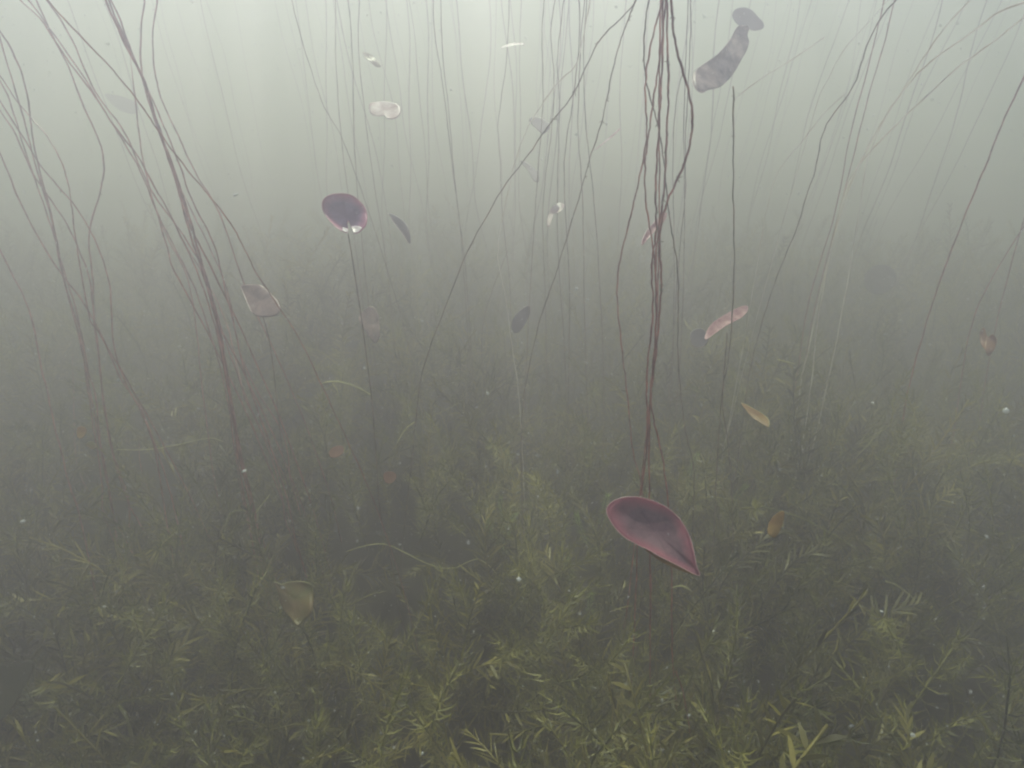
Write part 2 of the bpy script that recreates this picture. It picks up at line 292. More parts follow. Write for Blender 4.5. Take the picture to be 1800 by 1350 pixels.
st([(1018,0),(1020,40),(1018,90),(1012,130),(1008,170),(1005,200),(995,240),(990,290),(993,330),(992,370),(1000,450),(1003,540),(1000,640)],1.4,1.5,1.7,'stem on the right flank of the centre cluster, swinging left going down',MIDDLE,M_stem_thin)
st([(1032,0),(1024,60),(1027,140),(1027,180),(1030,230),(1035,270),(1040,310),(1047,380),(1052,460),(1055,520)],1.4,1.5,1.6,'stem on the right flank of the centre cluster, swinging right going down',MIDDLE,M_stem_thin)
st([(1028,0),(1021,50),(1019,110),(1018,170),(1014,215),(1017,250),(1020,285),(1023,330),(1027,400),(1025,480),(1028,560),(1030,650),(1033,740)],1.45,1.5,1.7,'stem running straight down between the two flank stems of the cluster',MIDDLE,M_stem_thin)
st([(893,440),(878,475),(865,510),(855,540),(847,575),(845,610),(848,650),(853,685)],1.6,1.7,1.4,'short bowed stem branching low left of the centre cluster',MIDDLE,M_stem_thin,top=False)
st([(762,0),(760,40),(768,90),(777,130),(783,190),(790,240),(795,300),(803,350),(812,420),(818,460),(820,500),(825,560),(830,640)],1.7,1.75,1.7,'left of a faint pair of stems right of the pale curled leaf',MIDDLE,M_stem_thin)
st([(775,0),(775,80),(783,150),(790,190),(793,250),(797,310),(806,360),(812,430),(818,520)],1.75,1.8,1.7,'right of a faint pair of stems right of the pale curled leaf',MIDDLE,M_stem_thin)
st([(513,0),(520,35),(535,85),(548,130),(560,160),(568,190),(585,215),(597,228),(612,270)],1.5,1.5,1.3,'fine faint stem slanting down high above the notched pad',MIDDLE,M_stem_thin)
st([(590,10),(588,110),(595,170),(598,230),(605,290),(612,340)],1.75,1.75,1.6,'faint stem rising directly behind the notched pad',MIDDLE,M_stem_thin)
st([(612,0),(618,60),(622,120),(620,180),(622,240),(625,300),(632,380),(640,470),(650,560)],1.7,1.7,1.7,'faint stem close left of the pale curled leaf',MIDDLE,M_stem_thin)
st([(632,0),(630,40),(628,90),(636,150),(645,230),(655,320),(672,400),(682,480),(690,570)],1.85,1.85,1.8,'faint stem passing under the pale curled leaf and right of the notched pad',MIDDLE,M_stem_thin)
# thick bundle
st([(1140,0),(1134,30),(1131,60),(1130,90),(1132,125),(1134,150),(1142,170),(1150,190),(1156,215),(1160,235),(1163,255),(1167,280),(1170,305),(1172,345),(1176,390),(1180,410),(1187,430),(1191,455),(1193,490),(1194,515),(1191,550),(1192,580),(1190,610),(1192,650),(1195,680),(1200,720),(1202,760),(1207,780),(1217,800),(1222,815),(1223,840),(1219,880)],0.86,1.0,1.7,'outermost right stem low in the thick bundle, kinked to the right',THICK,M_stem_thin,fluff=5)
st([(1166,-4),(1155,35),(1147,60),(1142,85),(1137,115),(1133,140),(1132,165),(1135,190),(1139,220),(1140,240),(1134,270),(1126,300),(1120,330),(1114,360),(1107,390),(1098,420),(1090,450),(1084,480),(1082,510),(1084,540),(1089,570),(1093,600),(1094,630),(1098,660),(1103,690),(1107,720),(1108,760),(1110,790),(1113,815),(1124,835)],0.84,0.92,1.9,'stem swinging far out left of the thick bundle in a wide bow',THICK,fluff=6)
st([(1170,0),(1166,60),(1164,90),(1157,115),(1154,140),(1150,165),(1147,190),(1143,220),(1138,245),(1133,275),(1132,300),(1132,330),(1135,360),(1139,390),(1145,415),(1149,430),(1152,460),(1152,490),(1155,525),(1157,570),(1152,610),(1146,660)],0.82,0.86,2.0,'stem crossing in front of the narrow pink leaf of the thick bundle',THICK,fluff=3)
st([(1165,0),(1167,60),(1165,100),(1163,140),(1160,180),(1159,220),(1156,260),(1154,300),(1151,330),(1151,360),(1154,385),(1157,400),(1153,420),(1148,440),(1144,460),(1143,480),(1147,505),(1151,530),(1150,560),(1144,590),(1139,620),(1137,650),(1134,680),(1138,700),(1138,730),(1138,760),(1140,790),(1136,815),(1128,840),(1122,880),(1118,985),(1118,1060),(1116,1110),(1112,1160),(1110,1230),(1104,1270),(1098,1300),(1090,1345)],0.76,0.68,2.1,'stem down the heart of the thick bundle, passing behind the big purple leaf',THICK,fluff=8)
st([(1173,0),(1170,50),(1172,90),(1177,120),(1177,160),(1174,200),(1171,240),(1170,270),(1170,310),(1169,340),(1164,365),(1158,395),(1153,430),(1151,460),(1152,490),(1154,520),(1155,560),(1154,600),(1148,640),(1144,670),(1141,700),(1142,720),(1150,740),(1158,770),(1165,800),(1170,830),(1173,860),(1178,930),(1184,1000),(1182,1050),(1178,1130),(1180,1180),(1187,1230),(1197,1290),(1203,1345)],0.78,0.68,2.1,'stem on the right side of the thick bundle, forking away low down',THICK,fluff=14)
st([(1180,-3),(1180,40),(1183,70),(1190,100),(1202,130),(1210,155),(1217,180),(1220,200),(1219,230),(1214,260),(1205,290),(1195,310),(1182,330),(1172,350),(1165,375),(1158,400),(1156,430),(1160,460),(1165,480),(1165,500),(1161,530),(1157,560),(1156,590),(1155,620),(1150,650),(1144,680),(1142,700),(1140,740),(1140,790),(1141,850),(1143,950),(1144,1010),(1143,1080),(1142,1150),(1142,1230),(1144,1300),(1145,1345)],0.73,0.68,2.2,'thick stem looping out right in one big curve beside the crumpled leaf',THICK,fluff=8)
st([(1161,0),(1162,50),(1160,100),(1156,150),(1158,210),(1161,270),(1160,330),(1158,390),(1157,440),(1158,500),(1157,560),(1151,640),(1144,700),(1136,760),(1128,840)],0.88,0.92,1.9,'straight stem hidden at the back of the thick bundle',THICK)
st([(1188,1180),(1204,1220),(1212,1270),(1217,1345)],0.62,0.6,1.9,'short dark slanting stem low down right of the two upright dark ones',LOWER,top=False)
st([(1128,1000),(1128,1060),(1122,1120),(1118,1150)],0.72,0.7,1.1,'short fine stem hanging just below the big purple leaf',LOWER,M_stem_thin,top=False)
# right
st([(1289,152),(1289,200),(1290,250),(1288,300),(1289,350),(1290,400),(1291,450),(1290,500),(1288,550),(1284,600),(1280,640),(1272,670),(1268,700),(1266,730),(1262,780),(1258,860)],0.80,0.98,1.4,'lone straight stem with a broken top standing below the crumpled leaf',RIGHT,M_stem_thin,top=False,fluff=3)
st([(1278,585),(1275,640),(1270,680),(1268,710),(1272,730),(1280,770),(1284,830)],0.95,1.0,1.5,'short stem dropping from the pale pink leaf',RIGHT,M_stem_thin,top=False)
st([(1214,0),(1216,40),(1212,90),(1210,160),(1207,200),(1204,250),(1204,300),(1207,330),(1202,370),(1196,420),(1190,500)],1.4,1.5,1.7,'faint stem just right of the thick bundle, crossing the big loop',RIGHT,M_stem_thin)
st([(1210,0),(1208,50),(1205,90),(1205,150),(1200,220),(1203,300)],1.5,1.5,1.7,'faint stem close beside another at the top, between bundle and crumpled leaf',RIGHT,M_stem_thin)
st([(1200,130),(1192,150),(1188,180),(1185,220),(1182,260),(1183,330)],1.3,1.35,1.2,'fine faint stem inside the big loop of the thick bundle',RIGHT,M_stem_thin,top=False)
st([(1900,-35),(1840,-12),(1800,6),(1775,12),(1755,20),(1735,35),(1700,65),(1675,80),(1650,95),(1630,115),(1610,130),(1600,145),(1580,170),(1565,190),(1550,215),(1535,240),(1525,262),(1510,290),(1500,310),(1485,350),(1470,400),(1455,460),(1440,520),(1425,600),(1410,660)],0.95,1.45,2.1,'upper of two long bright stems slanting in from the top right corner',RIGHT,M_stem_pale_glint,top=False)
st([(1880,-35),(1835,0),(1800,30),(1770,55),(1740,78),(1710,100),(1685,115),(1665,135),(1640,160),(1610,185),(1590,205),(1570,225),(1550,245),(1530,265),(1510,290),(1495,310),(1485,335),(1475,370),(1462,430),(1448,500),(1435,580)],0.92,1.4,2.1,'lower of two long bright stems slanting in from the right edge',RIGHT,M_stem_pale_glint,top=False)
st([(1705,0),(1680,25),(1660,50),(1640,75),(1625,100),(1605,130),(1590,155),(1570,185),(1555,205),(1540,240),(1522,290)],1.15,1.4,1.8,'fine bright stem steeper than the two long bright ones it meets',RIGHT,M_stem_pale_glint)
st([(1575,0),(1555,20),(1540,45),(1525,75),(1515,105),(1510,130),(1500,155),(1485,175),(1465,200),(1450,220),(1443,245),(1438,270),(1435,300),(1425,325),(1413,350),(1410,380),(1400,400),(1390,430),(1375,460),(1365,490),(1355,515),(1345,550),(1335,580),(1325,620),(1315,660),(1308,720)],1.1,1.3,1.7,'dark wavy stem left of the bright slanting ones',RIGHT,M_stem_thin,fluff=4)
st([(1553,10),(1530,35),(1505,65),(1485,80),(1470,110),(1455,140),(1440,170)],1.4,1.5,1.2,'fine pale stem high up between the crumpled leaf and the dark wavy stem',RIGHT,M_stem_pale_glint)
st([(1485,165),(1470,180),(1450,195),(1435,215),(1415,245),(1395,265),(1375,290),(1365,305),(1355,335),(1345,380)],1.3,1.4,1.3,'short pale stem under the dark wavy stem, bright at mid length',RIGHT,M_stem_pale_glint,top=False)
st([(1450,65),(1430,80),(1405,95),(1385,110),(1360,125),(1340,135),(1315,155),(1290,175)],1.2,1.2,1.2,'pale broken strand lying almost level right of the crumpled leaf',RIGHT,M_stem_pale_glint,top=False,bottom=False)
st([(1572,0),(1560,60),(1545,110),(1530,150),(1520,200),(1505,250),(1495,300),(1480,350),(1468,400),(1450,470),(1430,540),(1418,620)],1.7,1.75,2.2,'dim thick stem behind the crossing of the bright stems',RIGHT)
st([(1540,60),(1525,130),(1505,190),(1490,250),(1480,320),(1470,370),(1455,420),(1435,480),(1420,530),(1410,590),(1405,640),(1395,700),(1385,760)],1.6,1.6,2.2,'dim stem running down to the right of the dark wavy stem',RIGHT)
st([(1812,110),(1785,170),(1765,205),(1750,245),(1735,290),(1715,330),(1700,370),(1680,420),(1665,460),(1645,510),(1632,560),(1618,600),(1605,650),(1595,690),(1585,740),(1582,790)],1.35,1.35,2.9,'dark thick stem near the right edge, left of the orange brown leaf',RIGHT)
st([(1830,350),(1800,400),(1770,440),(1745,490),(1725,520),(1710,560),(1700,600),(1690,660),(1680,740)],1.5,1.5,2.4,'dim stem behind the orange brown leaf at the right',RIGHT)
st([(1835,290),(1815,330),(1790,420),(1770,490),(1750,570),(1735,650),(1722,740)],1.6,1.6,2.4,'faintest stem next to the right edge',RIGHT)
for i, (pts, y0, y1, mm, lab, grp, m_, fl_, tp, bt) in enumerate(S):
    if grp in (LEFT, SECOND) and m_ is None and 'fine sharp' not in lab: y0 *= 1.4; y1 *= 1.1; mm *= 1.05     # these bundles lean away towards the surface
    P = trace(pts, y0, y1, tp and lab is not None, bt, 3 if grp == THICK else 1)
    if lab is None: PAD_STEM = P; continue
    stem_obj(P, mm * (0.56 if grp in (THICK, RIGHT, MIDDLE) and m_ is not M_stem_pale_glint else 0.68) / 1000, m_ or M_stem, lab, grp, 100 + i, fl_, loose=not tp and grp in (LEFT, SECOND))

# far stems, standing 1.9 to 3.2 m off and all but lost in the murk
ZONES = [('behind the notched pad and its stem', 560, 720, 12), ('between the notched pad and the centre cluster', 720, 880, 12),
         ('behind the centre cluster of stems', 900, 1070, 20), ('behind the thick bundle', 1075, 1260, 14),
         ('behind the broken topped stem', 1270, 1400, 8), ('behind the crossing bright stems', 1400, 1620, 12), ('behind the slanting left bundle', 250, 520, 10)]
for zone, x0, x1, cnt in ZONES:
    for k in range(cnt):
        Y0 = rnd.uniform(2.6, 5.0)
        px = rnd.uniform(x0, x1)
        b = at(px, 420, Y0); lean = rnd.gauss(0, 0.05) + (0.12 * (px - 900) / 900); ph = rnd.random() * 6
        P = []
        a1 = rnd.uniform(0.008, 0.028); a2 = rnd.uniform(0.003, 0.008)
        for j in range(15):
            z = (SURF - 0.02) * (1 - j / 14) + 0.02
            P.append(Vector((b.x + lean * (z - b.z) + a1 * math.sin(z * 4.2 + ph) + a2 * math.sin(z * 11 + 2 * ph), Y0 + 0.02 * math.sin(z * 3 + ph), z)))
        stem_obj(P, rnd.uniform(0.0011, 0.0019), M_stem_thin, 'faint far lily stem %s' % zone, 'faint far stems ' + zone, 900 + k)

# ------------------------------------------------------------------ lily leaves
def leaf_mesh(name, outline, d, tilt=(0, 0), bulge=0.0, bdir=1, ruffle=0.0, thick=0.0006, seed=0, fold=None, cup=None, lip=None, nr=9):
    """outline in pixels round the blade; d metres off along the view axis at its middle; tilt = metres nearer per pixel (right, down)"""
    r_ = random.Random(seed)
    pts = [Vector((x, y, 0)) for x, y in outline]
    n0 = len(pts); dense = crom([pts[-1]] + pts + [pts[0], pts[1]], 6)[6:6 + 6 * n0]
    cx = sum(p.x for p in dense) / len(dense); cy_ = sum(p.y for p in dense) / len(dense)
    size = max(max(p.x for p in dense) - min(p.x for p in dense), max(p.y for p in dense) - min(p.y for p in dense))
    m = len(dense); V = []; edge = []; vein = []
    phs = [r_.random() * 6.28 for _ in range(4)]
    unit = d / FPX
    def P(x, y, rr, a):
        dx, dy = x - cx, y - cy_
        e = d - (tilt[0] * dx + tilt[1] * dy) * unit
        e += bulge * size * unit * (1 - rr * rr) * bdir
        if ruffle: e += ruffle * size * unit * (0.25 + rr) * (math.sin(7 * dx / size + 3 * dy / size + phs[0]) * .5 + math.sin(9 * dy / size - 5 * dx / size + phs[1]) * .35 + math.sin(17 * dx / size + phs[2]) * .15)
        if cup:                            # the blade bends along a line: (angle in degrees, strength)
            ca, sa = math.cos(R(cup[0])), math.sin(R(cup[0])); q = (-dx * sa + dy * ca) / size
            e += cup[1] * size * unit * q * q * 4
        if lip:                            # the lower margin of the blade curls towards the lens: (start, strength)
            e -= lip[1] * size * unit * max(0, dy / size - lip[0]) * rr ** 3
        if fold:
            ca, sa = math.cos(R(fold[0])), math.sin(R(fold[0])); q = (-dx * sa + dy * ca - fold[2]) / size
            e += fold[1] * size * unit * max(q, 0)
        return deep(x, y, e)
    c = P(cx, cy_, 0, 0); V.append(c); edge.append(0); vein.append(0)
    for k in range(1, nr + 1):
        rr = k / nr
        for j, p in enumerate(dense):
            x = cx + (p.x - cx) * rr; y = cy_ + (p.y - cy_) * rr; a = 2 * math.pi * j / m
            V.append(P(x, y, rr, a)); edge.append(rr); vein.append(max(0, math.cos(a * 9 + phs[3])) ** 6 * min(1, 1.6 * (1 - rr) + .25))
    F = [(0, 1 + j, 1 + (j + 1) % m) for j in range(m)]
    for k in range(nr - 1):
        for j in range(m):
            a = 1 + k * m + j; b = 1 + k * m + (j + 1) % m
            F.append((a, a + m, b + m, b))
    nv = len(V)                            # the second face of the blade, a real thickness behind the first
    back = [v + (v - CAM).normalized() * thick for v in V]
    F += [tuple(q + nv for q in f[::-1]) for f in F]
    o0 = 1 + (nr - 1) * m
    for j in range(m):
        a = o0 + j; b = o0 + (j + 1) % m; F.append((a, a + nv, b + nv, b))
    V += back; edge += edge; vein += vein
    me = mesh(name, V, F)
    for nm, arr in (('edge', edge), ('vein', vein)):
        at_ = me.attributes.new(nm, 'FLOAT', 'POINT'); at_.data.foreach_set('value', arr)
    return me, [V[o0 + j] for j in range(m)]
def leaf(label, outline, d, mat, tilt=(0, 0), margin=None, margin_mat=None, mr=0.0005, stalk=None, smm=1.2, **kw):
    me, rimpts = leaf_mesh('blade', outline, d, tilt, **kw)
    c = sum((v.co for v in me.vertices), Vector()) / len(me.vertices)
    root = empty('lily_leaf', c); tag(root, label, 'leaf', 'lily leaves under water')
    for v in me.vertices: v.co -= c
    link('blade', me, mat, root)
    if margin:
        m = len(rimpts); n0 = len(outline); a, b = margin
        ids = [int(a * 6 + i) % m for i in range(int((b - a) * 6) + 1)]
        V, F = tube([rimpts[i] - c for i in ids], mr, 5)
        link('margin', mesh('margin', V, F), margin_mat or M_rim, root)
    if stalk:
        P = stalk if isinstance(stalk[0], Vector) else trace(stalk, stalk_y(c), None, False, True)
        W = [p - c for p in crom(P, 4)]
        V, F = tube(W, smm / 1000, 6); link('petiole', mesh('petiole', V, F), M_stem_thin, root)
    return root
def stalk_y(c): return c.y
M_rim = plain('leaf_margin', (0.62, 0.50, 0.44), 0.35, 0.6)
M_rim_pink = plain('leaf_margin_pink', (0.80, 0.50, 0.48), 0.3, 0.6)
M_purple = leaf_mat('leaf_purple', (0.20, 0.105, 0.14), (0.45, 0.28, 0.31), 26, 0.38, 0.5, rim=(0.60, 0.20, 0.25), vs_=0.3)
M_pad = leaf_mat('leaf_notched', (0.27, 0.15, 0.28), (0.48, 0.32, 0.48), 25, 0.3, 0.30, rim=(0.70, 0.28, 0.38))
M_pink = leaf_mat('leaf_pink', (0.50, 0.24, 0.26), (0.92, 0.70, 0.64), 48, 0.3, 0.5)
M_cream = leaf_mat('leaf_cream', (0.66, 0.48, 0.44), (0.94, 0.86, 0.80), 34, 0.35, 0.45)
M_brownleaf = leaf_mat('leaf_brown', (0.24, 0.17, 0.16), (0.55, 0.40, 0.35), 26, 0.4, 0.35)
M_dark = leaf_mat('leaf_dark', (0.07, 0.06, 0.075), (0.13, 0.11, 0.12), 18, 0.45, 0.15)
M_orange = leaf_mat('leaf_orange', (0.32, 0.15, 0.03), (0.50, 0.33, 0.09), 30, 0.4, 0.5)
M_mottled = leaf_mat('leaf_mottled', (0.20, 0.20, 0.05), (0.27, 0.17, 0.06), 20, 0.4, 0.4)
M_redleaf = leaf_mat('leaf_rust', (0.28, 0.12, 0.07), (0.40, 0.20, 0.10), 22, 0.45, 0.4)
M_olive = leaf_mat('leaf_olive', (0.12, 0.12, 0.05), (0.20, 0.18, 0.08), 14, 0.5, 0.3)

leaf('large purple half folded leaf with a pale edge above the weed bed',
     [(1066,898),(1076,882),(1098,874),(1125,874),(1155,883),(1182,899),(1202,922),(1214,948),(1221,975),(1224,993),(1229,1012),(1192,994),(1160,978),(1120,957),(1095,942),(1077,922)],
     0.72, M_purple, tilt=(0.1, 0.42), bulge=0.10, margin=(0, 16), margin_mat=M_rim_pink, mr=0.00042, ruffle=0.015, cup=(32, 0.10), seed=3)
leaf('rust underside strip curling from the lower edge of the large purple leaf',
     [(1130,962),(1160,977),(1190,992),(1229,1012),(1205,1006),(1180,996),(1155,983)], 0.718, M_orange, tilt=(0.25, -0.9), margin=(0, 3.2), margin_mat=M_rim_pink, mr=0.0005, bulge=0.0, nr=4)
leaf('round notched purple pad with pink rim and painted white glare on an upright stem',
     [(566,360),(570,349),(582,342),(600,340),(618,343),(633,354),(643,367),(646,382),(644,396),(636,405),(629,410),(622,409),(618,400),(614,390),(611,394),(612,402),(610,409),(600,406),(588,397),(577,385),(569,373)],
     1.155, M_pad, tilt=(-0.12, 0.15), bulge=0.06, bdir=1, ruffle=0.05, lip=(-0.08, 0.75), seed=8, margin=(17, 25.5), margin_mat=M_rim_pink, mr=0.0009, stalk=PAD_STEM, smm=1.0)
M_glare_margin = leaf_mat('glare_margin_white', (0.85, 0.78, 0.78), (0.97, 0.95, 0.95), 40, 0.25, 0.4, veins=False)  # near-white for painted glare on the notched pad, and for one leaf margin
lobes = bpy.context.scene.objects
pad = [o for o in lobes if o.get('label', '').startswith('round notched')][0]
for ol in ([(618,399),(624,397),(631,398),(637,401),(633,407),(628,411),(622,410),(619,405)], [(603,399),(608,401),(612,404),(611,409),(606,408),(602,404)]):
    me, _ = leaf_mesh('painted_glare', ol, 1.135, tilt=(0, 1.0), bulge=0.05, nr=4)
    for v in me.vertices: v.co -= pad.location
    link('painted_glare', me, M_glare_margin, pad)  # added white patch in place of sun glare on the wet pad
leaf('pale cream and pink curled leaf high up left of centre',
     [(650,182),(662,179),(676,178),(690,180),(700,184),(705,193),(702,203),(692,209),(681,208),(676,203),(668,204),(655,202),(649,194)],
     1.2, M_cream, tilt=(0.2, 1.1), bulge=0.02, ruffle=0.02, seed=12, margin=(6, 9.5), margin_mat=M_glare_margin, mr=0.0006)
leaf('brownish pink folded leaf with a lit left edge behind the fine sharp stem',
     [(424,503),(432,500),(450,500),(462,503),(476,516),(489,530),(493,542),(488,553),(474,557),(456,557),(444,550),(436,535),(429,518)],
     1.12, M_brownleaf, tilt=(0.3, 0.7), bulge=0.06, ruffle=0.05, cup=(62, 0.2), seed=15, margin=(10, 13.5), margin_mat=M_rim, mr=0.0008, stalk=[(462,556),(474,590),(480,640),(488,720)], smm=1.0)
leaf('pale pink boat shaped leaf right of the thick bundle',
     [(1240,597),(1243,582),(1253,568),(1270,556),(1290,545),(1306,538),(1314,539),(1313,548),(1303,558),(1288,566),(1272,575),(1255,587)],
     1.0, M_pink, tilt=(-0.4, 1.5), bulge=0.03, cup=(-34, 0.1), seed=17, margin=(0, 12), margin_mat=M_rim_pink, mr=0.00055)
leaf('narrow bright pink leaf caught behind the thick bundle',
     [(1129,431),(1130,420),(1138,405),(1148,393),(1153,387),(1165,377),(1172,374),(1171,384),(1163,394),(1150,408),(1140,419)],
     0.95, M_pink, tilt=(-0.2, 0.7), bulge=0.04, cup=(-52, 0.15), seed=19, margin=(0, 4), margin_mat=M_rim_pink, mr=0.0006)
leaf('large crumpled grey purple leaf near the top right of centre',
     [(1217,140),(1222,124),(1238,112),(1258,98),(1272,84),(1284,68),(1295,48),(1306,44),(1317,48),(1314,62),(1317,74),(1312,90),(1304,104),(1294,122),(1281,140),(1264,154),(1246,158),(1233,163),(1222,155)],
     1.5, M_crump:=leaf_mat('leaf_crumpled',(0.17,0.11,0.105),(0.72,0.57,0.50),22,0.4,0.3), tilt=(-0.3, 0.7), bulge=0.05, ruffle=0.13, cup=(-50, 0.2), seed=23, margin=(16.5, 19), margin_mat=M_rim, mr=0.0008, stalk=[(1262,92),(1256,55),(1254,30),(1257,2),(1259,-40)] and None)
leaf('dull shadowy leaf just above the crumpled leaf', [(1287,28),(1293,16),(1308,13),(1322,18),(1333,30),(1342,40),(1341,50),(1325,54),(1310,48),(1296,43)], 2.1, M_dark, tilt=(0.2, 0.2), bulge=0.04, ruffle=0.04, seed=25)
leaf('round dark leaf hanging in the murk at the right', [(1519,488),(1526,474),(1541,466),(1559,466),(1572,476),(1576,491),(1569,506),(1552,516),(1534,516),(1522,505)], 2.5, M_dark, tilt=(0, 0.6), bulge=0.05, ruffle=0.03, seed=27)
leaf('blurred orange brown leaf close to the right edge', [(1722,585),(1730,576),(1736,592),(1745,588),(1752,598),(1748,614),(1737,626),(1731,614),(1724,604)], 1.35, M_redleaf, tilt=(0.4, 0.4), ruffle=0.15, seed=29)
leaf('yellow orange leaf tip with a pale upper edge right of the thick bundle', [(1303,708),(1318,715),(1335,724),(1348,734),(1352,742),(1350,751),(1338,744),(1325,736),(1312,722)], 1.05, M_orange, tilt=(0.2, 1.2), cup=(30, 0.3), seed=31, margin=(0, 5), margin_mat=M_pale, mr=0.0006)
leaf('upright orange leaf on the weed right of the large purple leaf', [(1349,934),(1352,918),(1361,906),(1372,899),(1379,901),(1377,918),(1370,935),(1362,945),(1354,942)], 0.92, M_orange, tilt=(0.8, 0.3), cup=(-60, 0.4), seed=33, bulge=0.05)
leaf('mottled green and rust leaf with a bright upper edge low on the left', [(482,1023),(495,1027),(508,1023),(530,1022),(547,1028),(552,1046),(550,1068),(545,1082),(534,1092),(524,1102),(512,1088),(500,1074),(492,1056),(488,1038)], 1.08, M_mottled, tilt=(0.3, 0.5), bulge=0.08, ruffle=0.08, cup=(70, 0.2), seed=35, margin=(0, 4), margin_mat=M_pale, mr=0.0006)
leaf('dark slab like leaf edge on behind two white bends of stem', [(930,212),(940,205),(956,210),(966,219),(962,230),(954,235),(944,227)], 1.45, M_dark, tilt=(0.5, 0.8), seed=37)
leaf('small dark strip leaf below the dark slab like one', [(915,284),(923,284),(938,294),(946,306),(946,320),(937,316),(928,300)], 1.6, M_dark, tilt=(0.4, 0.8), seed=39)
leaf('dark narrow leaf right of the notched pad', [(683,376),(694,378),(708,387),(719,403),(722,420),(719,428),(708,412),(696,396)], 1.5, M_dark, tilt=(0.6, 0.6), cup=(45, 0.2), seed=41, margin=(5, 8), margin_mat=M_rim, mr=0.0006)
leaf('dark torn leaf hanging in the lower centre', [(902,560),(912,548),(929,537),(932,548),(925,566),(914,582),(904,585),(899,574)], 1.5, M_dark, tilt=(-0.6, 0.7), ruffle=0.1, seed=43, margin=(1, 3), margin_mat=M_rim, mr=0.0006)
leaf('dim rusty leaf touching the stem of the notched pad', [(630,560),(640,546),(653,538),(663,548),(667,570),(668,590),(661,603),(650,594),(640,578)], 1.5, M_brownleaf, tilt=(0.3, 0.5), ruffle=0.08, seed=45)
leaf('small dark leaf just left of the pale pink boat shaped leaf', [(1213,590),(1220,579),(1234,578),(1243,590),(1244,602),(1232,611),(1218,607)], 1.35, M_dark, tilt=(0.2, 0.6), seed=47, margin=(4.5, 6.3), margin_mat=M_rim, mr=0.0006)
leaf('tiny rust leaf beside the stem of the notched pad low down', [(674,834),(681,829),(692,830),(697,837),(692,847),(682,850),(675,844)], 1.25, M_redleaf, tilt=(0.2, 0.4), seed=49)
leaf('tiny tan leaf above the weed left of the notched pad stem', [(578,796),(586,786),(602,784),(604,794),(595,803),(582,804)], 1.35, M_redleaf, tilt=(0.2, 0.6), seed=51)
leaf('faint grey leaf behind the top of the slanting bundle', [(184,166),(200,166),(222,172),(242,184),(238,200),(216,196),(198,184)], 3.8, M_dark, tilt=(0.3, 0.9), seed=53)
leaf('big dim olive leaf cut off by the lower left edge', [(-40,1190),(-10,1172),(25,1166),(55,1160),(60,1174),(42,1210),(18,1250),(-12,1275),(-40,1260)], 0.95, M_olive, tilt=(0.3, -0.1), bulge=0.05, seed=55)
leaf('pale green scrap of leaf above the curled cream leaf', [(638,92),(650,95),(662,104),(670,117),(660,117),(650,108),(641,101)], 1.9, M_mottled, tilt=(0.2, 0.8), ruffle=0.1, seed=57)
leaf('twisted pale pink scrap inside the centre cluster', [(966,372),(972,362),(985,356),(993,362),(985,372),(972,378),(967,395),(963,398),(962,384)], 1.4, M_cream, tilt=(0.2, 0.8), ruffle=0.03, seed=59)
leaf('yellow leaf fragment beside the far left bundle', [(136,752),(148,750),(152,758),(145,770),(136,768)], 1.2, M_orange, tilt=(0.3, 0.6), seed=61)
leaf('small yellow green fragment just right of another by the left bundle', [(150,782),(157,776),(166,778),(170,786),(162,790),(154,785)], 1.15, M_mottled, tilt=(0.3, 0.6), seed=63)
leaf('short pale curved strip lying level at upper centre', [(880,84),(892,78),(905,75),(920,76),(921,79),(905,79),(893,82)], 1.4, M_cream, tilt=(0.1, 0.8), seed=65)
leaf('slim pale straight strip pointing down left from beside the thick bundle', [(1043,265),(1060,250),(1075,237),(1089,225),(1090,228),(1076,241),(1060,254)], 1.25, M_cream, tilt=(0.1, 0.8), seed=67)

# ------------------------------------------------------------------ unseen pads over the stems, added and spread to shade and dapple the light
M_padtop = leaf_mat('floating_leaf', (0.08, 0.13, 0.04), (0.13, 0.18, 0.06), 9, 0.3, 0.15, veins=False)
rp_ = random.Random(77); V, F, used = [], [], []
def float_leaf(x, y, r, a0, m, notch):
    b = len(V); ph = rp_.random() * 6
    top = [Vector((x, y, SURF))]
    for j in range(m + 1):
        a = notch + (2 * math.pi - 2 * notch) * j / m; rr = r * (1 + .03 * math.sin(5 * a + ph))
        top.append(Vector((x + rr * math.cos(a + a0), y + rr * math.sin(a + a0) * .92, SURF + .004 * math.sin(3 * a + ph))))
    V.extend(top); V.extend(p - Vector((0, 0, .0012)) for p in top); k = len(top)
    for j in range(m):
        F.append((b, b + 1 + j, b + 2 + j)); F.append((b + k, b + k + 2 + j, b + k + 1 + j)); F.append((b + 1 + j, b + k + 1 + j, b + k + 2 + j, b + 2 + j))
LIT = []
for pts, y0, y1, mm, lab, grp, m_, fl_, tp, bt in S:
    if m_ is M_stem_pale_glint or (lab and ('glinting' in lab or 'long wavy' in lab)): LIT += trace(pts, y0, y1, False, False)[:14]
open_ = [(p.x + sd.x / sd.z * (SURF - p.z), p.y + sd.y / sd.z * (SURF - p.z)) for p in LIT] + [(lambda p: (p.x + sd.x / sd.z * (SURF - p.z), p.y + sd.y / sd.z * (SURF - p.z)))(o.location) for o in sc.objects if o.name.startswith('lily_leaf')]   # gaps that light the leaves below
